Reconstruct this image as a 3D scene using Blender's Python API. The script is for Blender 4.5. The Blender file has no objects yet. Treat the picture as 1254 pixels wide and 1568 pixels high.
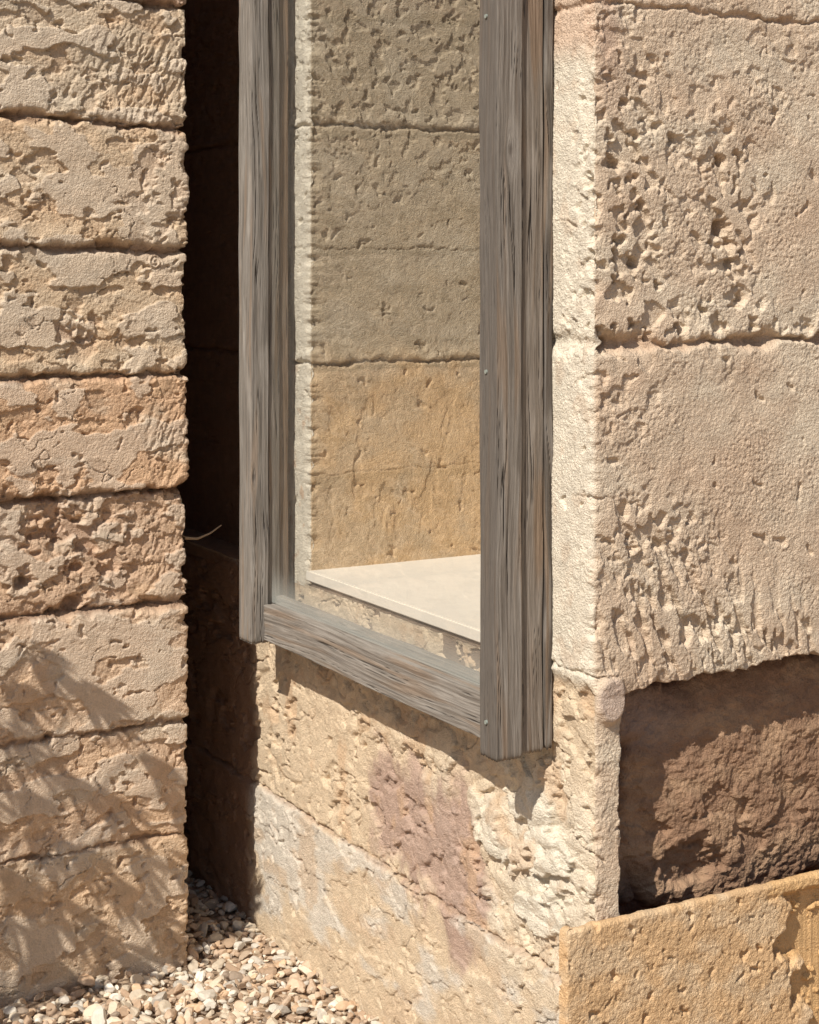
import bpy, bmesh, math, numpy as np
from mathutils import Vector
rng = np.random.default_rng(7)
CAM_H = 1.6
C, Sn = 0.8708, 0.4916          # plan axes: u along the facade, v into depth

def W(u, v, z):
    u = np.asarray(u, float); v = np.asarray(v, float); z = np.asarray(z, float)
    return np.stack([u*C - v*Sn, u*Sn + v*C, z + CAM_H + 0*u], -1)

# ---------------------------------------------------------------- noise
def _h(ix, iy, seed):
    x = (ix.astype(np.int64)*374761393 + iy.astype(np.int64)*668265263 + seed*974634777) & 0xffffffff
    x = ((x ^ (x >> 13))*1274126177) & 0xffffffff
    x = ((x ^ (x >> 16))*2246822519) & 0xffffffff
    return ((x ^ (x >> 15)) & 0xffffff)/float(0xffffff)
TAB = np.random.default_rng(99).uniform(0, 2*np.pi, (256, 256)); GX = np.cos(TAB); GY = np.sin(TAB)
def noise(x, y, seed=0):
    x, y = np.broadcast_arrays(np.asarray(x, float), np.asarray(y, float))
    xf = np.floor(x); yf = np.floor(y); fx = x-xf; fy = y-yf
    ix = xf.astype(np.int64)+seed*37; iy = yf.astype(np.int64)+seed*101
    ux = fx*fx*fx*(fx*(fx*6-15)+10); uy = fy*fy*fy*(fy*(fy*6-15)+10)
    def g(dx, dy):
        a = (ix+dx) & 255; b = (iy+dy) & 255
        return GX[a,b]*(fx-dx) + GY[a,b]*(fy-dy)
    a = g(0,0)*(1-ux)+g(1,0)*ux; b = g(0,1)*(1-ux)+g(1,1)*ux
    return (a*(1-uy)+b*uy)*1.5
def fbm(x, y, o=3, seed=0, gain=.5):
    r = 0; amp = 1; f = 1; tot = 0
    for i in range(o):
        r = r + amp*noise(x*f+17.3*i, y*f-9.1*i, seed+i*31); tot += amp; amp *= gain; f *= 2.03
    return r/tot*1.35
def crumb(x, y, o=3, seed=0):
    """rounded lumps separated by creases, 0 (crease) .. 1"""
    r = 0; amp = 1; f = 1; tot = 0
    for i in range(o):
        r = r + amp*np.minimum(np.abs(noise(x*f+7.3*i, y*f+3.1*i, seed+i*13))*1.9, 1)**.7; tot += amp; amp *= .5; f *= 2.1
    return r/tot
def worley(x, y, seed=0):
    ix = np.floor(x); iy = np.floor(y); d1 = np.full(np.shape(x), 9.); cid = np.zeros(np.shape(x))
    for dx in (-1,0,1):
        for dy in (-1,0,1):
            cx = ix+dx; cy = iy+dy
            d = np.hypot(cx+_h(cx,cy,seed)-x, cy+_h(cx,cy,seed+5)-y)
            m = d < d1
            cid = np.where(m, _h(cx,cy,seed+9), cid); d1 = np.where(m, d, d1)
    return d1, cid
def sst(a, b, x):
    t = np.clip((x-a)/(b-a), 0, 1); return t*t*(3-2*t)
def G(a, z, a0, z0, ra, rz): return np.exp(-((a-a0)/ra)**2-((z-z0)/rz)**2)
def mix(c, d, m):
    return c*(1-m[..., None]) + np.asarray(d)*m[..., None]
def base(a, z, s, k=1.):
    return .0045*fbm(a/.3, z/.2, 3, s) + k*(.0020*fbm(a/.07, z/.06, 3, s+3) + .0010*fbm(a/.013, z/.013, 3, s+7, .65))
def joint(a, z, z0, w, d, s):
    zz = z - z0 - .008*fbm(a/.12, z*0+s, 3, s) - .006*fbm(a/.022, z/.05, 3, s+2, .6)
    ww = w*(.8+.9*noise(a/.045, z*0+.5, s+4))
    ww = np.maximum(ww, w*.35)
    dd = d*(.85+.5*noise(a/.07, z*0+.5, s+6))
    g = np.exp(-np.abs(zz/ww)**2.6)
    lip = np.exp(-((zz-ww*3)/(ww*2))**2)
    return -dd*g + d*.15*lip, g
def pits(a, z, cell, r, d, s, keep=.5):
    wx = a/cell + .35*noise(a/cell*2, z/cell*2, s+1); wz = z/cell + .35*noise(a/cell*2, z/cell*2, s+2)
    F, cid = worley(wx, wz, s)
    rr = r*(.45+cid*.55/keep)
    return -d*(.4+.6*cid/keep)*(1-sst(rr*.4, rr, F))*(cid < keep)

# ---------------------------------------------------------------- meshes
def fill_mesh(name, V, F4, mats, col=None, smooth=True, extra=None, parent=None):
    me = bpy.data.meshes.new(name)
    V = np.ascontiguousarray(V, dtype=np.float32); F4 = np.ascontiguousarray(F4, dtype=np.int32)
    me.vertices.add(len(V)); me.vertices.foreach_set("co", V.ravel())
    k = F4.shape[1]
    me.loops.add(F4.size); me.loops.foreach_set("vertex_index", F4.ravel())
    me.polygons.add(len(F4)); me.polygons.foreach_set("loop_start", np.arange(0, F4.size, k, dtype=np.int32))
    me.update(calc_edges=True)
    me.polygons.foreach_set("use_smooth", np.full(len(F4), smooth))
    if col is not None:
        at = me.attributes.new("Col", 'FLOAT_COLOR', 'POINT')
        c4 = np.ones((len(V), 4), np.float32); c4[:, :3] = np.clip(col, 0, 1)
        at.data.foreach_set("color", c4.ravel())
    if extra is not None:
        at = me.attributes.new("wuv", 'FLOAT_VECTOR', 'POINT')
        at.data.foreach_set("vector", np.ascontiguousarray(extra, dtype=np.float32).ravel())
    me.update()
    ob = bpy.data.objects.new(name, me); bpy.context.collection.objects.link(ob)
    for m in (mats if isinstance(mats, list) else [mats]): me.materials.append(m)
    if parent: ob.parent = parent
    return ob
def grid_faces(n, m, closed=False):
    i = np.arange(n if closed else n-1)[:, None]; j = np.arange(m-1)[None, :]
    i2 = (i+1) % n
    return np.stack([i*m+j, i2*m+j, i2*m+j+1, i*m+j+1], -1).reshape(-1, 4)
def resample(path, steps):
    pts = [np.array([path[0]], float)]
    for p, q, s in zip(path[:-1], path[1:], steps):
        p = np.array(p, float); q = np.array(q, float)
        n = max(1, int(round(np.linalg.norm(q-p)/s)))
        t = np.arange(1, n+1)[:, None]/n
        pts.append(p+(q-p)*t)
    return np.concatenate(pts)
def wall_sheet(name, path, steps, zs, func, mat, zero, parent, rnd=6, cap=None):
    P = resample(path, steps)
    seg = np.linalg.norm(np.diff(P, axis=0), axis=1)
    a = np.concatenate([[0], np.cumsum(seg)])
    a = a - a[np.argmin(np.hypot(P[:,0]-zero[0], P[:,1]-zero[1]))] + zero[2]
    Q = P.copy()
    for _ in range(rnd): Q[1:-1] = (Q[:-2]+2*Q[1:-1]+Q[2:])/4
    T = np.gradient(Q, axis=0); T /= np.linalg.norm(T, axis=1)[:, None]
    N = np.stack([T[:,1], -T[:,0]], -1)
    for _ in range(3): N[1:-1] = (N[:-2]+2*N[1:-1]+N[2:])/4
    N /= np.linalg.norm(N, axis=1)[:, None]
    A, Z = np.meshgrid(a, zs, indexing='ij')
    H, col = func(A, Z)
    U = Q[:,0][:,None] + N[:,0][:,None]*H; V = Q[:,1][:,None] + N[:,1][:,None]*H; ZZ = Z.copy()
    if cap:
        ext = []
        for d, dz in ((.002,.003),(.005,.005),(.010,.006),(.015,.005),(cap,.002),(cap+.002,-.03),(cap+.002,-.30)):
            ext.append((U[:,-1]-N[:,0]*d, V[:,-1]-N[:,1]*d, ZZ[:,-1]+dz+.0025*noise(a/.03, a*0+d*20, 3)))
        for e in ext:
            U = np.c_[U, e[0]]; V = np.c_[V, e[1]]; ZZ = np.c_[ZZ, e[2]]
            col = np.concatenate([col, col[:, -1:]], 1)
    co = W(U, V, ZZ)
    return fill_mesh(name, co.reshape(-1,3), grid_faces(*U.shape), mat, col.reshape(-1,3), parent=parent)
def zrange(z0, z1, fine_top, st=.0025, coarse=.04):
    f = np.arange(z0, min(z1, fine_top)+st*.5, st)
    if z1 > fine_top: f = np.r_[f, np.linspace(fine_top, z1, max(2,int((z1-fine_top)/coarse)))[1:]]
    return f

# ---------------------------------------------------------------- materials
def nt_new(name):
    m = bpy.data.materials.new(name); m.use_nodes = True
    nt = m.node_tree; return m, nt, nt.nodes["Principled BSDF"]
def stone_mat(name, s1=230, s2=700, b=.5, dist=.0012, var=.16, rough=.95):
    m, nt, bs = nt_new(name); L = nt.links.new
    tc = nt.nodes.new("ShaderNodeTexCoord")
    at = nt.nodes.new("ShaderNodeAttribute"); at.attribute_name = "Col"
    n1 = nt.nodes.new("ShaderNodeTexNoise"); n1.inputs["Scale"].default_value = s1; n1.inputs["Detail"].default_value = 4
    n2 = nt.nodes.new("ShaderNodeTexNoise"); n2.inputs["Scale"].default_value = s2; n2.inputs["Detail"].default_value = 3
    n3 = nt.nodes.new("ShaderNodeTexNoise"); n3.inputs["Scale"].default_value = 35; n3.inputs["Detail"].default_value = 6
    for n in (n1, n2, n3): L(tc.outputs["Object"], n.inputs["Vector"])
    ad = nt.nodes.new("ShaderNodeMath"); ad.operation = 'ADD'; L(n1.outputs["Fac"], ad.inputs[0]); L(n3.outputs["Fac"], ad.inputs[1])
    mr = nt.nodes.new("ShaderNodeMapRange"); mr.inputs[1].default_value = .6; mr.inputs[2].default_value = 1.4
    mr.inputs[3].default_value = 1-var; mr.inputs[4].default_value = 1+var; L(ad.outputs[0], mr.inputs[0])
    vm = nt.nodes.new("ShaderNodeVectorMath"); vm.operation = 'SCALE'; L(at.outputs["Color"], vm.inputs[0]); L(mr.outputs[0], vm.inputs["Scale"])
    L(vm.outputs[0], bs.inputs["Base Color"])
    a2 = nt.nodes.new("ShaderNodeMath"); a2.operation = 'MULTIPLY_ADD'; a2.inputs[1].default_value = .5
    L(n2.outputs["Fac"], a2.inputs[0]); L(n1.outputs["Fac"], a2.inputs[2])
    bp = nt.nodes.new("ShaderNodeBump"); bp.inputs["Strength"].default_value = b; bp.inputs["Distance"].default_value = dist
    L(a2.outputs[0], bp.inputs["Height"]); L(bp.outputs[0], bs.inputs["Normal"])
    bs.inputs["Roughness"].default_value = rough; bs.inputs["Specular IOR Level"].default_value = .15
    return m
M_stone = stone_mat("rough_limestone", s1=300, s2=620, b=1., dist=.0042, var=.22)
M_sill = stone_mat("smooth_sill_stone", b=.2, dist=.0008, var=.05)
M_peb = stone_mat("gravel_stone", s1=160, b=.3, dist=.0008, var=.15, rough=.85)

def wood_mat():
    m, nt, bs = nt_new("weathered_timber"); L = nt.links.new
    at = nt.nodes.new("ShaderNodeAttribute"); at.attribute_name = "Col"
    wu = nt.nodes.new("ShaderNodeAttribute"); wu.attribute_name = "wuv"
    mp = nt.nodes.new("ShaderNodeMapping"); mp.inputs["Scale"].default_value = (650, 16, 1); L(wu.outputs["Vector"], mp.inputs[0])
    n1 = nt.nodes.new("ShaderNodeTexNoise"); n1.inputs["Scale"].default_value = 1; n1.inputs["Detail"].default_value = 5; n1.inputs["Roughness"].default_value = .65; L(mp.outputs[0], n1.inputs["Vector"])
    mr = nt.nodes.new("ShaderNodeMapRange"); mr.inputs[1].default_value = .3; mr.inputs[2].default_value = .7
    mr.inputs[3].default_value = .68; mr.inputs[4].default_value = 1.28; L(n1.outputs["Fac"], mr.inputs[0])
    vm = nt.nodes.new("ShaderNodeVectorMath"); vm.operation = 'SCALE'; L(at.outputs["Color"], vm.inputs[0]); L(mr.outputs[0], vm.inputs["Scale"])
    L(vm.outputs[0], bs.inputs["Base Color"])
    bp = nt.nodes.new("ShaderNodeBump"); bp.inputs["Strength"].default_value = .9; bp.inputs["Distance"].default_value = .0018
    L(n1.outputs["Fac"], bp.inputs["Height"]); L(bp.outputs[0], bs.inputs["Normal"])
    bs.inputs["Roughness"].default_value = .8; bs.inputs["Specular IOR Level"].default_value = .25
    return m
M_wood = wood_mat()

# ---------------------------------------------------------------- surface designs
def f_main(a, z):
    """a<0 : end face of the wall (a = 2.371 - v).  a>0 : front face (a = u-1.704)"""
    s = 11
    end = 1-sst(-.006, .006, a)                # 1 on the end face
    h = base(a, z, s, .45)
    grain = .0014*fbm(a/.0065, z/.0065, 2, 21, .7)
    h = h + grain*(.7+.6*sst(-.2,.3,fbm(a/.15,z/.15,2,22)))
    er_m = np.clip(G(a,z,.05,.10,.085,.28)*1.4 + G(a,z,.30,.08,.06,.18) + .9*G(a,z,.12,-.47,.12,.07)+.3*G(a,z,.42,.42,.12,.1)+.8*G(a,z,.2,-.09,.35,.03)+.25*G(a,z,.17,.2,.14,.18), 0, 1)
    er = sst(.10,.20, fbm(a/.042, z/.048, 3, 23, .5)+.04)
    h = h - .0095*er*er_m
    h = h + er_m*pits(a, z, .036, .45, .018, 24, .55) + pits(a, z, .06, .2, .007, 64, .3)
    for (pa,pz,r,d) in ((.28,.205,.014,.024),(.283,.082,.022,.030),(.300,.055,.016,.022),(.305,.02,.012,.016),(.012,-.103,.018,.022),(.03,-.115,.012,.016),(.065,.30,.012,.014),(-.02,.16,.018,.014),(-.03,.09,.01,.010),(.17,.24,.014,.014),(.09,.02,.014,.018),(.41,.3,.012,.010),(.05,.19,.012,.018),(.10,.12,.011,.016),(.14,-.02,.012,.016),(.33,-.04,.013,.014),(.06,.06,.010,.015)):
        q = np.hypot(a-pa, z-pz) + .007*fbm(a/.014, z/.014, 3, 25)
        h = h - d*(1-sst(r*.3, r, q))
    sw = noise((a*.8+z)/.018, (a-z*.8)/.3, 26)
    h = h + .0018*sw*G(a,z,.35,.3,.2,.2)
    h = h + .003*np.sin((np.hypot(a-.12,z-.5))/.035)*G(a,z,.3,.3,.1,.1)
    fl = fbm((a+z*.25)/.022, z/.06, 3, 27)
    fm = G(a,z,.15,-.60,.18,.09)+.9*G(a,z,.36,-.67,.2,.05)
    h = h - .012*sst(-.0,.3,fl)*np.clip(fm,0,1)*(1-end)
    h = h + .004*sst(.05,.12,fbm(a/.1,z/.1,3,28))*(1-er_m)*.25
    j1, g1 = joint(a, z, -.122, .012, .021, 31)
    j2, g2 = joint(a, z, .47, .006, .012, 33)
    j3, g3 = joint(a, z, -.385, .003, .006, 35); k3 = G(a,z,0,-.385,.05,.05); j3 = j3*k3; g3=g3*k3
    j4, g4 = joint(a, z, -.695, .004, .008, 37); k4 = (1-sst(.03,.06,a)); j4 = j4*k4; g4 = g4*k4
    jf = .35+.65*(1-end)
    h = h + j1*jf + j2*.6 + j3 + j4
    upper = sst(-.13,-.115, z - .007*fbm(a/.12, z*0+31, 3, 31))
    h = h + .005*(1-upper)*sst(-.735,-.70,z)
    lump = G(a,z,.03,-.735,.03,.04)
    h = h + .012*sst(.2,.5,lump)*(a > -.02)
    # recess below the front panel
    eb = -.722 + .018*fbm(a/.07, z*0, 4, 41) - .012*G(a,z,.06,z,.03,9) +.012*sst(.3,.5,a)
    el = .058 + .007*fbm(z/.05, a*0, 4, 42)
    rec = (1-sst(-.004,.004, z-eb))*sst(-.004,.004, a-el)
    wa = a+.03*fbm(a/.08,z/.08,4,46,.6); wz = z+.03*fbm(a/.08,z/.08,4,47,.6)
    b1 = 1-np.abs((wa-.44)/.33)**3-np.abs((wz+.955)/.235)**3
    b2 = 1-((wa-.13)/.09)**2-((wz+.80)/.065)**2
    b3 = 1-((wa-.12)/.06)**2-((wz+1.05)/.10)**2
    redh = -.115 + .010*fbm(a/.06,z/.06,4,44)
    for b_, top in ((b1,-.054),(b2,-.066),(b3,-.085)):
        redh = np.maximum(redh, -.115+(top+.115)*np.clip(b_,0,1)**.38 + .005*fbm(a/.06,z/.06,4,66))
    redh = redh + .0028*fbm(a/.011,z/.011,3,45,.65) - .006*(1-crumb(a/.07,z/.05,3,68))*sst(-1.0,-.93,-z*0+z*0-.95)
    redh = redh - .009*sst(.08,.15,fbm(a/.09,z/.06,4,48))*G(a,z,.33,-1.02,.3,.10)
    redh = redh - .02*(1-sst(0,.02,np.hypot((a-.26)/1.8,z+1.085)-.028+.012*fbm(a/.03,z/.03,2,67)))
    h = h*(1-rec) + redh*rec
    # end face, low part : stacked rubble below the window
    low = end*(1-sst(-.73,-.70,z))
    above = (z > -1.25).astype(float)
    rb = base(a,z,51,.9) + .0013*fbm(a/.0065,z/.0065,2,59,.7)*(.7+.3*above)
    e2 = sst(.04,.12, fbm(a/.075, z/.055, 4, 52, .5)); 
    lowj = sst(-1.26,-1.2,z)
    rb = rb - .009*e2*lowj*(.15+.85*sst(-.1,.2,fbm(a/.2,z/.12,2,65)))
    crm = np.clip(G(a,z,-.2,-1.05,.25,.18)+.7*G(a,z,-.6,-.93,.4,.06)+.1,0,1)*above
    rb = rb - .014*(1-crumb(a/.14,z/.09,2,60))*crm
    rb = rb + pits(a,z,.03,.42,.011,53,.35)*sst(-.05,.3,fbm(a/.1,z/.1,2,54))
    chunk = sst(.02,.06, fbm(a/.12, z/.09, 4, 55)); rb = rb + .016*chunk*np.clip(G(a,z,-.2,-1.08,.22,.15)+.8*G(a,z,-.6,-.95,.35,.05)+.25*(1-above),0,1)
    cr2 = np.abs(fbm(a/.30+.3,z/.30,4,58)); crk = (1-sst(0,.014,cr2)); rb = rb-.007*crk
    jj, gj = joint(a, z, -1.25, .0055, .012, 57)
    rb = rb + jj + .005*(1-above)
    h = h*(1-low) + (rb)*low
    ar = np.exp(-(a/.013)**2)
    h = h - ar*(.0040*(fbm(z/.02, a*0+.3, 3, 61)+.4) + .010*sst(.2,.45,fbm(z/.05, a*0, 3, 62)))
    # colours ---------------------------------------------------
    col = np.empty(a.shape+(3,)); col[:] = [.70,.545,.395]
    v1 = fbm(a/.2, z/.14, 4, 71)
    col = mix(col, [.75,.62,.465], sst(-.1,.5,v1)); col = mix(col, [.66,.485,.34], sst(.1,.6,-v1)*.7)
    col = mix(col, [.76,.62,.46], sst(.05,.3,er)*er_m*.4)
    col = mix(col, [.44,.28,.18], np.clip(g1*.8+g2*.6+g3*.4,0,1)*.65)
    col = mix(col, [.54,.37,.27], G(a,z,.03,.42,.03,.12)*.7)
    ecol = np.empty(a.shape+(3,)); ecol[:] = [.79,.70,.56]  # end face paler than the front: sun glare put into the colour
    ecol = mix(ecol, [.68,.53,.39], sst(.15,.5,fbm(a/.05,z/.07,3,73))*.5)
    ecol = mix(ecol, [.66,.42,.28], sst(.36,.42,z)*.6)
    col = col*(1-end[...,None]) + ecol*end[...,None]
    col = mix(col, [.56,.43,.35], sst(.25,.6,lump)*(a>-.015)*.8)
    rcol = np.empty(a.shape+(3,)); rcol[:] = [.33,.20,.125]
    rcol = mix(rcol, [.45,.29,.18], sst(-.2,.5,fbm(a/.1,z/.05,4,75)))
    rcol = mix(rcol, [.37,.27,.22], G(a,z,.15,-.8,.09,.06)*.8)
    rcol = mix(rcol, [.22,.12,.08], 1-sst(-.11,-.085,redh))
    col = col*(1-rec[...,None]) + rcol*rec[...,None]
    lc = np.empty(a.shape+(3,)); lc[:] = [.71,.56,.39]
    lc = mix(lc, [.78,.71,.58], np.clip(G(a,z,-.16,-1.06,.17,.16)+.6*chunk*G(a,z,-.3,-1.1,.3,.2),0,1)*.9)
    pn = fbm(a/.16,z/.24,4,76,.55)*.6+fbm(a/.03,z/.06,4,79)*.22
    pm = sst(-.12,.36, pn + 1.15*(G(a,z,-.76,-1.10,.12,.13)+G(a,z,-.56,-1.12,.15,.17)+1.0*G(a,z,-.42,-1.22,.09,.18)) - .55)
    lc = mix(lc, [.44,.30,.245], pm*.8)
    lc = mix(lc, [.64,.42,.25], sst(.15,.5,fbm(a/.09,z/.1,4,77))*above*.5)
    lc = mix(lc, [.68,.62,.53], sst(-.2,.2,fbm(a/.2,z/.1,4,78)+1.0*G(a,z,-1.2,-1.33,.28,.09)-.2)*(1-above)*.8)
    lc = mix(lc, [.62,.46,.31], sst(.1,.4,fbm(a/.15,z/.08,4,81))*(1-above)*.6)
    lc = mix(lc, [.45,.30,.20], np.clip(gj+crk,0,1)*.55)
    deep = sst(1.40,1.46,-a+.01*fbm(z/.1,a/.1,3,80))  # passage shadow painted into the wall colour past the left wall
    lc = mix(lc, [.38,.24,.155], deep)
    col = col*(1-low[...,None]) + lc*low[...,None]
    return h, col

def f_far(a, z):
    """far side of the opening : a<0 end-face strip, a>0 jamb"""
    end = 1-sst(-.006,.006,a)
    h = base(a,z,111,.5) + .0010*fbm(a/.008,z/.008,3,112,.7)
    j1,g1 = joint(a,z,-.205,.0055,.013,113); j2,g2 = joint(a,z,.347,.0065,.014,114); j3,g3 = joint(a,z,.06,.003,.0022,115)
    j4,g4 = joint(a,z,-.46,.002,.002,116)
    h = h + j1+j2+j3+j4
    em = sst(.1,.45,z)*.7+.2
    er = sst(.12,.25,fbm(a/.04,z/.04,4,117,.5)); h = h - .005*er*em
    h = h + pits(a,z,.045,.25,.007,118,.35)
    h = h - .003*sst(.2,.3,fbm(a/.05,z/.12,3,119))*G(a,z,.2,-.45,.3,.2)
    ar = np.exp(-((a-.0)/.022)**2)
    h = h - ar*(.012*sst(.0,.35,fbm(z/.05,a*0,3,120)) + .004*fbm(z/.014,a*0,2,121))
    col = np.empty(a.shape+(3,)); col[:] = [.51,.415,.29]
    col = mix(col,[.56,.47,.345],sst(-.1,.5,fbm(a/.15,z/.1,4,122)))
    lowm = 1-sst(-.26,-.15,z+.03*fbm(a/.1,z/.1,3,125))
    col = mix(col,[.68,.50,.31],lowm*.8)
    col = mix(col,[.75,.50,.26],lowm*sst(-.3,.4,fbm(a/.1,z/.1,3,123)+G(a,z,.45,-.45,.25,.2)-.2)*.6)
    col = mix(col,[.38,.28,.18],np.clip(g1+g2*.8+g3*.3,0,1)*.6)
    ec = np.empty(a.shape+(3,)); ec[:] = [.80,.73,.60]  # sunlit strip, its brightness partly painted as a paler stone colour
    ec = mix(ec,[.62,.40,.25],sst(.25,.5,fbm(a/.05,z/.06,3,124))*lowm*.6)
    dk = sst(.16,.2,-a)  # passage shade put into the colour where the strip turns inward
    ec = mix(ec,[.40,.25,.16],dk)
    return h, col*(1-end[...,None])+ec*end[...,None]

LZ = np.array([.62,.334,.055,-.231,-.496,-.757,-1.03,-1.29])[::-1]
LC = np.array([[.66,.48,.32],[.66,.47,.32],[.69,.50,.345],[.62,.43,.29],[.69,.455,.285],[.68,.52,.355],[.70,.53,.36],[.70,.56,.405],[.6,.42,.3]])
def f_left(a, z):
    a_f = np.minimum(a, .02)
    sl = -.04*np.clip((z+.2)/.5, 0, 1)*a_f
    wob = .008*fbm(a/.12, a*0, 3, 200) + .004*fbm(a/.022, z/.05, 3, 199, .6)
    zz = z - sl - wob
    idx = np.searchsorted(LZ, zz)
    off = np.array([.006,.001,.007,-.004,.006,-.003,.007,.0,.006])[idx]
    h = base(a, z, 201, .75) + off + .0013*fbm(a/.0065,z/.0065,2,202,.7)
    gg = 0
    for k, z0 in enumerate(LZ):
        j,g = joint(a, z-sl, z0, .0105 if k>1 else .0075, [.011,.014,.019,.026,.026,.025,.027,.025][k], 203+k*5)
        h = h + j; gg = gg + g
    pn = fbm(a/.15, z/.085, 4, 240, .5) + .33*(G(a,z,-.2,.18,.25,.08)+G(a,z,-.30,-.04,.12,.07)+G(a,z,-.22,-.40,.12,.06)+G(a,z,-.18,-.9,.15,.09)) 
    pm = sst(.08,.12,pn)
    h = h*(1-.3*pm) + .004*pm
    p2 = sst(.18,.21,fbm(a/.09,z/.055,4,243,.5)); h = h - .0045*p2*(1-pm)
    rough = (1-pm)*sst(-.1,.5,fbm(a/.2,z/.15,2,250))
    h = h - .0050*(1-crumb(a/.06,z/.045,2,251))*rough
    gm = G(a,z,-.09,.46,.14,.10)+.7*G(a,z,-.04,-.38,.07,.1)+.6*G(a,z,-.06,-.62,.07,.1)
    gn = sst(.0,.25,fbm((a-z*.35)/.012, z/.03, 3, 241))
    h = h - .0055*gn*np.clip(gm,0,1)
    em = np.clip(G(a,z,-.28,-.62,.13,.12)*1.2+.8*G(a,z,-.25,-.13,.09,.06)+.4*G(a,z,-.05,.2,.1,.2),0,1)
    er = sst(-.02,.18,fbm(a/.07,z/.06,4,242,.5)); h = h - .018*er*em
    h = h + em*pits(a,z,.04,.45,.016,244,.5) + pits(a,z,.05,.27,.010,245,.35)
    for (pa,pz,r,d) in ((-.385,-.68,.026,.035),(-.27,-.735,.030,.035),(-.235,.135,.018,.010),(-.35,-.30,.01,.009),(-.03,-1.39,.012,.012),(-.42,.47,.014,.012)):
        q = np.hypot(a-pa,(z-pz)*1.3)+.009*fbm(a/.02,z/.02,3,246,.6); h = h - d*(1-sst(r*.3,r,q))
    q = np.hypot(a+.075,z-.028); h = h + .003*np.cos(q/.0045*3.14+np.arctan2(z-.028,a+.075))*(1-sst(.016,.022,q))
    cr = np.abs(fbm(a/.2,z/.16,4,252)); crk = (1-sst(0,.010,cr))*sst(0,.2,fbm(a/.2,z/.2,2,253)); h = h-.005*crk
    ar = np.exp(-((a-.004)/.014)**2)
    h = h - ar*(.004*(fbm(z/.025,a*0,3,247)+.3)+.012*sst(.2,.45,fbm(z/.06,a*0+4,3,248))) - ar*.011*np.clip(gg,0,1)
    col = LC[idx].copy()
    v = fbm(a/.16,z/.09,5,249,.55)
    col = mix(col,[.72,.49,.30],sst(.0,.6,v)*.55); col = mix(col,[.66,.56,.43],sst(.0,.6,-v)*.6)
    col = mix(col,[.70,.585,.46],pm*.55)
    col = mix(col,[.50,.31,.20],em*er*.6)
    col = mix(col,[.28,.165,.105],np.clip(gg,0,1)*.7)
    col = mix(col,[.50,.34,.22],p2*(1-pm)*.25)
    side = sst(.02,.05,a); col = mix(col,[.40,.255,.165],side)  # face towards the passage darkened, its shade put into the colour
    return h, col

def f_dark(a, z):
    h = base(a,z,301,1.5); gg = 0
    for z0 in (.62,.26,-.27,-.62,-1.0,-1.3):
        j,g = joint(a,z,z0,.007,.016,303+int(z0*10)); h = h+j; gg = gg+g
    col = np.empty(a.shape+(3,)); col[:] = [.52,.34,.23]
    col = mix(col,[.44,.29,.20],sst(-.1,.3,fbm(a/.2,z/.1,3,310)))
    col = mix(col,[.60,.35,.19],G(a,z,a,-.42,9,.14)*.6)
    col = mix(col,[.2,.12,.08],np.clip(gg,0,1)*.7)
    return h, col

def f_block(a, z):
    h = .002*fbm(a/.15,z/.1,3,401)+.0014*fbm(a/.02,z/.02,3,402)+.0016*fbm(a/.0065,z/.0065,2,403,.7)
    br = sst(.0,.04, a-.46+.25*(z+1.18)+.06*fbm(a/.07,z/.07,4,404))
    h = h - br*(.014+.030*(1-crumb(a/.05,z/.04,3,405)))*sst(-1.125,-1.15,z)
    h = h + pits(a,z,.03,.30,.008,406,.45)
    col = np.empty(a.shape+(3,)); col[:] = [.73,.48,.26]
    col = mix(col,[.76,.55,.34],sst(-.2,.4,fbm(a/.08,z/.06,4,407)))
    col = mix(col,[.74,.44,.18],br*.7)
    return h, col

# ---------------------------------------------------------------- walls
def empty(name):
    e = bpy.data.objects.new(name, None); bpy.context.collection.objects.link(e); return e
TOP = 2.0
FS = .0021
main = empty("stone_building_wall")
wall_sheet("corner_face", [(1.704,2.60),(1.704,2.371),(2.30,2.371),(5.5,2.371)], [FS,FS,.06],
           zrange(-1.45,TOP,.53,FS), f_main, M_stone, (1.704,2.371,0), main, rnd=8)
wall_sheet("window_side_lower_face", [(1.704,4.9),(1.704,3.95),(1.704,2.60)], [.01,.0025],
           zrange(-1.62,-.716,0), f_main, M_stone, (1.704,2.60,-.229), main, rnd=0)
wall_sheet("opening_jamb", [(1.80,4.9),(1.80,3.70),(1.704,3.70),(1.704,3.482),(2.25,3.482),(3.2,3.482)], [.01,.005,.0025,.0025,.03],
           zrange(-.72,TOP,.74), f_far, M_stone, (1.704,3.482,0), main)
wall_sheet("opening_near_jamb", [(3.2,2.60),(1.704,2.60)], [.02], zrange(-.72,TOP,0,.01), f_far, M_stone, (1.704,2.60,1.), main, rnd=0)
def boxy(name, u0,u1,v0,v1,z0,z1, col, mat, parent, bev=.002):
    bm = bmesh.new()
    cs = [W(u,v,z) for u in (u0,u1) for v in (v0,v1) for z in (z0,z1)]
    vs = [bm.verts.new(c) for c in cs]
    for f in ((0,1,3,2),(4,6,7,5),(0,4,5,1),(2,3,7,6),(0,2,6,4),(1,5,7,3)): bm.faces.new([vs[i] for i in f])
    bmesh.ops.bevel(bm, geom=bm.edges[:], offset=bev, segments=2, affect='EDGES')
    bmesh.ops.recalc_face_normals(bm, faces=bm.faces)
    me = bpy.data.meshes.new(name); bm.to_mesh(me); bm.free()
    at = me.attributes.new("Col",'FLOAT_COLOR','POINT'); at.data.foreach_set("color", np.tile(np.r_[col,1.].astype(np.float32), len(me.vertices)))
    ob = bpy.data.objects.new(name, me); bpy.context.collection.objects.link(ob); me.materials.append(mat)
    if parent: ob.parent = parent
    return ob
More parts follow.
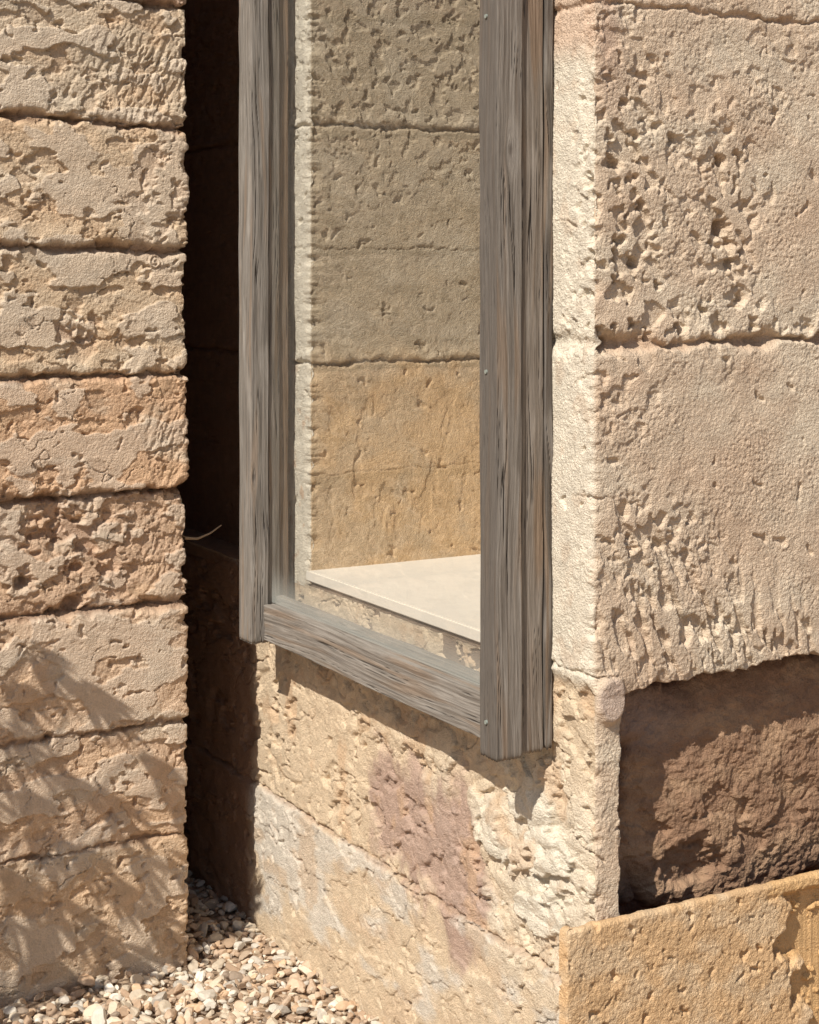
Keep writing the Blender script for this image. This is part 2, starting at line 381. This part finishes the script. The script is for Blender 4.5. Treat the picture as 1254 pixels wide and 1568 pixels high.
boxy("window_sill_slab", 1.701, 3.1, 2.603, 3.50, -.706, -.68, [.80,.75,.66], M_sill, main, .003)
boxy("lower_wall_top_ledge", 1.706, 1.9, 3.52, 4.9, -.75, -.718, [.4,.27,.18], M_stone, main, .004)
boxy("inner_room_wall", 3.1, 3.2, 2.3, 3.6, -1.6, TOP, [.5,.4,.3], M_stone, main)
boxy("roof_slab", 1.75, 5.5, 2.42, 4.9, TOP-.1, TOP, [.5,.42,.34], M_stone, main)
boxy("sill_bed", 1.709, 3.1, 2.603, 3.50, -.80, -.7075, [.3,.22,.16], M_stone, main)

left = empty("coursed_stone_wall")
wall_sheet("wall_face", [(-2.2,3.653),(.97,3.653),(1.468,3.653),(1.468,3.76),(1.468,4.9)], [.03,FS,FS,.02],
           zrange(-1.62,TOP,.70,FS), f_left, M_stone, (1.468,3.653,0), left, rnd=6)
boxy("wall_top", -2.2, 1.44, 3.68, 4.9, TOP-.05, TOP, [.5,.4,.3], M_stone, left)
back = wall_sheet("rear_passage_wall", [(1.2,4.75),(2.0,4.75)], [.005], zrange(-1.62,TOP,.8,.005), f_dark, M_stone, (1.2,4.75,0), None, rnd=0)

blk = wall_sheet("sandstone_kerb_block", [(1.626,2.364),(1.626,2.34),(2.25,2.34),(5.5,2.34)], [.0025,.0025,.05],
           zrange(-1.62,-1.112,0), f_block, M_stone, (1.626,2.34,0), None, rnd=3, cap=.020)

# ---------------------------------------------------------------- timber window
win = empty("timber_window")
GREY = np.array([.225,.20,.172]); LGREY = np.array([.335,.305,.27]); DGREY = np.array([.095,.082,.07]); BROWN = np.array([.20,.135,.085])
def beam(name, lo, hi, axis, seed, brown=0., col0=GREY, parent=win, st=.0012, deep=1., dark_side=0):
    lo = np.array(lo,float); hi = np.array(hi,float)
    ia, ib = [i for i in range(3) if i != axis]
    A0,A1,B0,B1 = lo[ia],hi[ia],lo[ib],hi[ib]
    path = [(A1,B1),(A0,B1),(A0,B0),(A1,B0),(A1,B1)]
    P = resample(path,[st]*4)[:-1]
    n = len(P)
    Q = P.copy()
    for _ in range(3): Q = (np.roll(Q,1,0)+2*Q+np.roll(Q,-1,0))/4
    T = np.roll(Q,-1,0)-np.roll(Q,1,0); T /= np.linalg.norm(T,axis=1)[:,None]
    N = np.stack([T[:,1],-T[:,0]],-1)
    cen = Q.mean(0)
    if np.sum(N*(Q-cen)) < 0: N = -N
    s = np.arange(n)*st
    ls = np.linspace(lo[axis],hi[axis], max(8,int((hi[axis]-lo[axis])/.006)))
    Sg, Lg = np.meshgrid(s, ls, indexing='ij')
    wv = .009*noise(Lg/.38, Sg*0, seed+1)
    # a few knots bend the grain around them
    kn = 0; knc = 0
    kr = np.random.default_rng(seed)
    for _ in range(3):
        ks, kl = kr.uniform(0,s[-1]), kr.uniform(lo[axis],hi[axis])
        dd = np.hypot((Sg-ks)/.012,(Lg-kl)/.035)
        kn = kn + .010*np.sign(Sg-ks)*np.exp(-dd**2)*np.minimum(np.abs(Sg-ks)/.004,1); knc = knc + np.exp(-(dd/.32)**4)
    Sw = Sg + wv - kn + .002*noise(Lg/.10,Sg/.02,seed+2)
    g1 = noise(Sw/.0034, Lg/.22, seed+3); g2 = noise(Sw/.011, Lg/.8, seed+4); g4 = noise(Sw/.007, Lg/.22, seed+11)
    cn = noise(Sw/.010, Lg/.6, seed+5)
    crack = (1-sst(.0,.06,np.abs(cn)))*sst(.05,.3,noise(Sg/.02,Lg/.22,seed+12))
    H = .0006*g1 + .0011*g2 + .0008*g4 - .0034*deep*crack - .001*knc
    H = H + .0016*noise(Sg/.03,Lg/.2,seed+7)
    e = np.minimum(Lg-lo[axis], hi[axis]-Lg); H = H - .0025*np.exp(-(e/.004)**2)
    A = Q[:,0][:,None]+N[:,0][:,None]*H; B = Q[:,1][:,None]+N[:,1][:,None]*H
    L = Lg + (.003*noise(Sg/.006, Lg*0, seed+8))*np.exp(-(e/.01)**2)
    coord = [None]*3; coord[ia]=A; coord[ib]=B; coord[axis]=L
    co = W(*coord).reshape(-1,3)
    col = np.empty(A.shape+(3,)); col[:] = col0
    col = mix(col, LGREY, sst(-.1,.7,g1)*.5); col = mix(col, DGREY, sst(.1,.7,-g4)*.5)
    col = mix(col, LGREY*1.1, sst(.0,.6,fbm(Sg/.03,Lg/.15,3,seed+14))*.45)
    col = mix(col, BROWN*1.3, sst(.1,.6,noise(Sw/.015,Lg/.3,seed+10))*(.45+.5*brown))
    col = mix(col, DGREY*1.2, np.clip(knc,0,1)*.8)
    if brown: col = mix(col, BROWN, np.full(A.shape, brown*.6))
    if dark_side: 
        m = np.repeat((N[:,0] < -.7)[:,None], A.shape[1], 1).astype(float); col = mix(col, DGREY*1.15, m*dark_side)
    col = mix(col, [.04,.032,.026], crack*.9)
    ext = np.stack([Sw, Lg, 0*Lg],-1).reshape(-1,3)
    F = grid_faces(*A.shape, closed=True)
    ob = fill_mesh(name, co, F, M_wood, col.reshape(-1,3), extra=ext, parent=parent)
    bm = bmesh.new(); bm.from_mesh(ob.data); bm.verts.ensure_lookup_table(); m = A.shape[1]
    for k in (0, m-1):
        try: f = bm.faces.new([bm.verts[i*m+k] for i in range(n)]); f.smooth = False
        except Exception: pass
    bmesh.ops.recalc_face_normals(bm, faces=bm.faces); bm.to_mesh(ob.data); bm.free()
    return ob
WT = 1.75
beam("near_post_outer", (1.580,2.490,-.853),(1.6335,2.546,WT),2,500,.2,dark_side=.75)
beam("near_post_inner", (1.638,2.4985,-.850),(1.6845,2.550,WT),2,520,.40)
beam("near_post_back_strip", (1.687,2.493,-.846),(1.701,2.55,WT),2,540,.15, DGREY)
beam("near_post_inner_stop", (1.60,2.548,-.75),(1.66,2.566,WT),2,545,.3)
beam("far_post_outer", (1.580,3.534,-.846),(1.624,3.606,WT),2,560, .0, GREY)
beam("far_post_inner", (1.627,3.541,-.835),(1.654,3.60,WT),2,580,.25)
beam("far_post_stop", (1.656,3.549,-.80),(1.680,3.60,WT),2,600,.9, BROWN)
beam("bottom_rail", (1.608,2.549,-.838),(1.664,3.5325,-.757),1,620,.05,GREY*1.1)
beam("bottom_bead", (1.643,2.57,-.756),(1.661,3.54,-.741),1,640,.1)
beam("top_rail", (1.608,2.549,WT-.1),(1.664,3.5325,WT-.002),1,660)
# pane
mg, nt, bs = nt_new("dusty_hazed_glass"); nt.nodes.remove(bs); L = nt.links.new
out = nt.nodes["Material Output"]
tr = nt.nodes.new("ShaderNodeBsdfTransparent"); tr.inputs[0].default_value = (.975,.975,.965,1)
gl = nt.nodes.new("ShaderNodeBsdfGlossy"); gl.inputs["Roughness"].default_value = .01
df = nt.nodes.new("ShaderNodeBsdfDiffuse"); df.inputs[0].default_value = (.70,.72,.66,1)
lw = nt.nodes.new("ShaderNodeLayerWeight"); lw.inputs[0].default_value = .12
m1 = nt.nodes.new("ShaderNodeMixShader"); L(lw.outputs["Facing"], m1.inputs[0]); L(tr.outputs[0], m1.inputs[1]); L(gl.outputs[0], m1.inputs[2])
tc = nt.nodes.new("ShaderNodeTexCoord"); sp = nt.nodes.new("ShaderNodeSeparateXYZ"); L(tc.outputs["Object"], sp.inputs[0])
mr = nt.nodes.new("ShaderNodeMapRange"); mr.inputs[1].default_value = .845; mr.inputs[2].default_value = .94; mr.inputs[3].default_value = .30; mr.inputs[4].default_value = .025  # reflection haze along the pane's foot, painted by thickening the dust film
mr.interpolation_type = 'SMOOTHSTEP'
L(sp.outputs[2], mr.inputs[0])
m2 = nt.nodes.new("ShaderNodeMixShader"); L(mr.outputs[0], m2.inputs[0]); L(m1.outputs[0], m2.inputs[1]); L(df.outputs[0], m2.inputs[2]); L(m2.outputs[0], out.inputs[0])
gv = W(np.array([1.634,1.634,1.634,1.634]), np.array([3.540,2.548,2.548,3.540]), np.array([-.756,-.756,WT-.1,WT-.1]))
fill_mesh("glass_pane", gv, np.array([[0,1,2,3]]), mg, smooth=False, parent=win)
# screws
mm, nt, bs = nt_new("dull_steel"); bs.inputs["Metallic"].default_value = .3; bs.inputs["Roughness"].default_value = .5; bs.inputs["Base Color"].default_value = (.34,.38,.34,1)
bm = bmesh.new()
for (u,v,z) in ((1.5795,2.522,.455),(1.5795,2.522,-.172),(1.5795,2.522,-.79),(1.607,2.575,-.80)):
    r = bmesh.ops.create_cone(bm, cap_ends=True, segments=14, radius1=.0042, radius2=.0036, depth=.005)
    n = Vector((-C,-Sn,0)); q = n.to_track_quat('Z','Y').to_matrix().to_4x4(); q.translation = Vector(W(u,v,z))
    bmesh.ops.transform(bm, matrix=q, verts=r['verts'])
me = bpy.data.meshes.new("screws"); bm.to_mesh(me); bm.free(); me.materials.append(mm)
o = bpy.data.objects.new("screws", me); bpy.context.collection.objects.link(o); o.parent = win

# ---------------------------------------------------------------- ground
mgd, nt, bs = nt_new("sandy_ground"); L = nt.links.new
tc = nt.nodes.new("ShaderNodeTexCoord")
vo = nt.nodes.new("ShaderNodeTexVoronoi"); vo.inputs["Scale"].default_value = 55; L(tc.outputs["Object"], vo.inputs["Vector"])
cr = nt.nodes.new("ShaderNodeValToRGB"); cr.color_ramp.elements[0].color = (.20,.13,.085,1); cr.color_ramp.elements[1].color = (.50,.37,.25,1)
L(vo.outputs["Color"], cr.inputs[0]); L(cr.outputs[0], bs.inputs["Base Color"])
bp = nt.nodes.new("ShaderNodeBump"); bp.invert = True; bp.inputs["Distance"].default_value = .012; L(vo.outputs["Distance"], bp.inputs["Height"]); L(bp.outputs[0], bs.inputs["Normal"])
bs.inputs["Roughness"].default_value = .95
R = 400
fill_mesh("ground", np.array([[-R,-R,0],[R,-R,0],[R,R,0],[-R,R,0]],float), np.array([[0,1,2,3]]), mgd, smooth=False)
bm = bmesh.new(); bmesh.ops.create_icosphere(bm, subdivisions=2, radius=1); bm.verts.ensure_lookup_table()
bv = np.array([v.co[:] for v in bm.verts]); bf = np.array([[v.index for v in f.verts] for f in bm.faces]); bm.free()
NP = 9000
pu = rng.uniform(.45,1.72,NP); pv = rng.uniform(2.75,4.6,NP)
keep = ~((pv > 3.64)&(pu < 1.475)); pu=pu[keep]; pv=pv[keep]; n = len(pu)
r = np.clip(rng.lognormal(math.log(.0095),.38,n), .004,.022)
sc = np.stack([r*rng.uniform(1.0,1.5,n), r*rng.uniform(.7,1.05,n), r*rng.uniform(.45,.75,n)],-1)
V = bv[None]*np.ones((n,1,1))
for k in range(5):
    d = rng.normal(size=(n,3)); d /= np.linalg.norm(d,axis=1)[:,None]
    c = rng.uniform(.45,.8,n)
    dt = np.einsum('nij,nj->ni', V, d) - c[:,None]
    V = V - np.clip(dt,0,None)[...,None]*d[:,None,:]
V = V*sc[:,None,:]
def rot(ax, an):
    c,s = np.cos(an),np.sin(an); M = np.zeros((len(an),3,3)); i,j = [(1,2),(0,2),(0,1)][ax]
    M[:,ax,ax]=1; M[:,i,i]=c; M[:,j,j]=c; M[:,i,j]=-s; M[:,j,i]=s; return M
Mx = rot(2,rng.uniform(0,6.28,n)) @ rot(0,rng.normal(0,.4,n)) @ rot(1,rng.normal(0,.4,n))
V = np.einsum('nij,nkj->nki', Mx, V)
cen = W(pu,pv,np.zeros(n)); cen[:,2] = r*.3 + rng.uniform(0,.016,n)*(rng.random(n)<.6)
V = V + cen[:,None,:]
pal = np.array([[.68,.57,.43],[.60,.45,.32],[.74,.67,.56],[.48,.34,.23],[.54,.48,.40],[.64,.45,.29],[.36,.28,.21]])
pc = pal[rng.choice(len(pal),n,p=[.25,.2,.17,.13,.08,.12,.05])]*rng.uniform(.75,1.06,(n,1))
F = bf[None]+ (np.arange(n)*len(bv))[:,None,None]
fill_mesh("gravel", V.reshape(-1,3), F.reshape(-1,3), M_peb, np.repeat(pc,len(bv),0), smooth=False)

# ---------------------------------------------------------------- shrub beside the wall (out of frame, casts the dappled shade)
SV = .54
ml, nt, bs = nt_new("shrub_leaf"); bs.inputs["Base Color"].default_value = (.07,.10,.035,1); bs.inputs["Roughness"].default_value=.6
mb, nt, bs = nt_new("shrub_bark"); bs.inputs["Base Color"].default_value = (.12,.08,.05,1); bs.inputs["Roughness"].default_value=.9
sv=[]; sf=[]; smi=[]
def tube(pts, r0, r1, k=5, V=None, Fc=None, Mi=None, mi=0):
    b0 = len(V); m = len(pts)
    for i,p in enumerate(pts):
        t = (pts[min(i+1,m-1)]-pts[max(i-1,0)]); t = t/np.linalg.norm(t)
        x = np.cross(t,[.3,.2,1.]); x/=np.linalg.norm(x); y=np.cross(t,x); rr = r0+(r1-r0)*i/(m-1)
        for q in range(k):
            an=2*np.pi*q/k; V.append(p+rr*(np.cos(an)*x+np.sin(an)*y))
    for i in range(m-1):
        for q in range(k):
            Fc.append((b0+i*k+q,b0+i*k+(q+1)%k,b0+(i+1)*k+(q+1)%k,b0+(i+1)*k+q)); Mi.append(mi)
def leaf(p, d, ln, wd, x=None):
    d = d/np.linalg.norm(d)
    x = np.cross(d, rng.normal(size=3)) if x is None else x-d*np.dot(x,d)
    x/=np.linalg.norm(x); up=np.cross(x,d)
    b0=len(sv); m1_=p+d*ln*.25+up*ln*.03; m2_=p+d*ln*.7+up*ln*.03
    for q in (p, m1_-x*wd/2, m1_+x*wd/2, m2_-x*wd*.42, m2_+x*wd*.42, p+d*ln): sv.append(q)
    for f in ((b0,b0+1,b0+2,b0+2),(b0+1,b0+3,b0+4,b0+2),(b0+3,b0+5,b0+5,b0+4)):
        sf.append(f); smi.append(0)
heads = [(-.36,-.84),(-.40,-.90),(-.27,-.93),(-.43,-1.0),(-.10,-1.10),(-.04,-1.20),(-.31,-1.10),(-.20,-1.17),(-.40,-1.14),(-.38,-1.22),(-.12,-1.31),
         (-.28,-1.28),(-.42,-1.32),(-.03,-1.36),(-.19,-1.38),(-.34,-1.38),(-.10,-1.45),(-.25,-1.46),(-.42,-1.44),(-.50,-1.1),(-.52,-1.36),(-.16,-1.54),(-.33,-1.54),(-.03,-1.52),(-.42,-1.6),(-.24,-1.62),(-.08,-1.64),(-.5,-1.55)]
leafv = []
for (la,lz) in heads:
    kk = rng.uniform(.54,.68)
    lu = la+1.468+rng.normal(0,.012)
    tip = np.array([lu-kk, 3.653-kk*SV, lz+1.22*kk])
    bu,bv_ = rng.normal(.12,.05), rng.normal(3.14,.05)
    p0 = np.array([bu,bv_,-1.6]); c1 = np.array([bu+.3*(tip[0]-bu),bv_+.3*(tip[1]-bv_),tip[2]+.15])
    ts = np.linspace(0,1,14)
    pts = [(1-t)**2*p0+2*t*(1-t)*c1+t*t*tip for t in ts]
    wp = [W(*q) for q in pts]
    tube(wp,.005,.0018,5,sv,sf,smi,1)
    ax = np.array(W(0,-1,0))-np.array(W(0,0,0)); uu = np.array(W(1,0,0))-np.array(W(0,0,0)); up_ = np.array([0,0,1.])
    nl = 9
    for q in range(nl):
        f = (q/(nl-1)-.5)
        d = ax*1.0 + up_*(f*1.5+rng.normal(0,.08)) + uu*(f*1.3+rng.normal(0,.08))
        leaf(wp[-1]+rng.normal(size=3)*.006, d, rng.uniform(.05,.085), rng.uniform(.011,.015), uu*.8+up_*.6)
# triangles stored as degenerate-free faces
me = bpy.data.meshes.new("leafy_shrub")
cl = [tuple(dict.fromkeys(f)) for f in sf]
me.from_pydata([tuple(map(float,p)) for p in sv], [], cl); me.update()
me.materials.append(ml); me.materials.append(mb)
me.polygons.foreach_set("material_index", np.array(smi,dtype=np.int32)); me.update()
ob = bpy.data.objects.new("leafy_shrub", me); bpy.context.collection.objects.link(ob)

# dry twig lying on the ledge in the passage
tv=[];tf=[];ti=[]
mt, nt, bs = nt_new("dry_twig_bark"); bs.inputs["Base Color"].default_value=(.5,.36,.22,1); bs.inputs["Roughness"].default_value=.9
tube([W(*p) for p in ((1.50,3.74,-.625),(1.53,3.735,-.628),(1.56,3.73,-.617),(1.585,3.72,-.598))],.004,.0015,6,tv,tf,ti,0)
tube([W(*p) for p in ((1.472,3.78,-.60),(1.50,3.76,-.622),(1.50,3.74,-.625))],.003,.004,6,tv,tf,ti,0)
fill_mesh("dry_twig", np.array(tv), np.array(tf), mt)

# ---------------------------------------------------------------- light, sky, camera
su, svv, sw = 1.0, SV, 1.22
s = Vector((su*C-svv*Sn, su*Sn+svv*C, -sw)).normalized()
ld = bpy.data.lights.new("sun",'SUN'); ld.energy = 5.0; ld.angle = math.radians(.45); ld.color = (1,.945,.86)
lo = bpy.data.objects.new("sun", ld); bpy.context.collection.objects.link(lo); lo.rotation_euler = s.to_track_quat('-Z','Y').to_euler()
w = bpy.data.worlds.new("World"); bpy.context.scene.world = w; w.use_nodes = True
nt = w.node_tree; sky = nt.nodes.new("ShaderNodeTexSky"); sky.sky_type='NISHITA'; sky.sun_disc=False
sky.sun_elevation = math.asin(-s.z); sky.sun_rotation = math.atan2(-s.x,-s.y)
nt.links.new(sky.outputs[0], nt.nodes["Background"].inputs[0]); nt.nodes["Background"].inputs[1].default_value = .08
cd = bpy.data.cameras.new("camera"); co = bpy.data.objects.new("camera", cd); bpy.context.collection.objects.link(co)
co.location = (0,0,CAM_H); co.rotation_euler = (math.pi/2,0,0)
cd.sensor_width = 36; cd.lens = 36*2581/1568; cd.shift_y = -(784-420)/1568; cd.clip_start=.05; cd.clip_end = 1500
sc = bpy.context.scene; sc.camera = co
sc.view_settings.view_transform='Standard'; sc.view_settings.look='None'; sc.view_settings.exposure=0
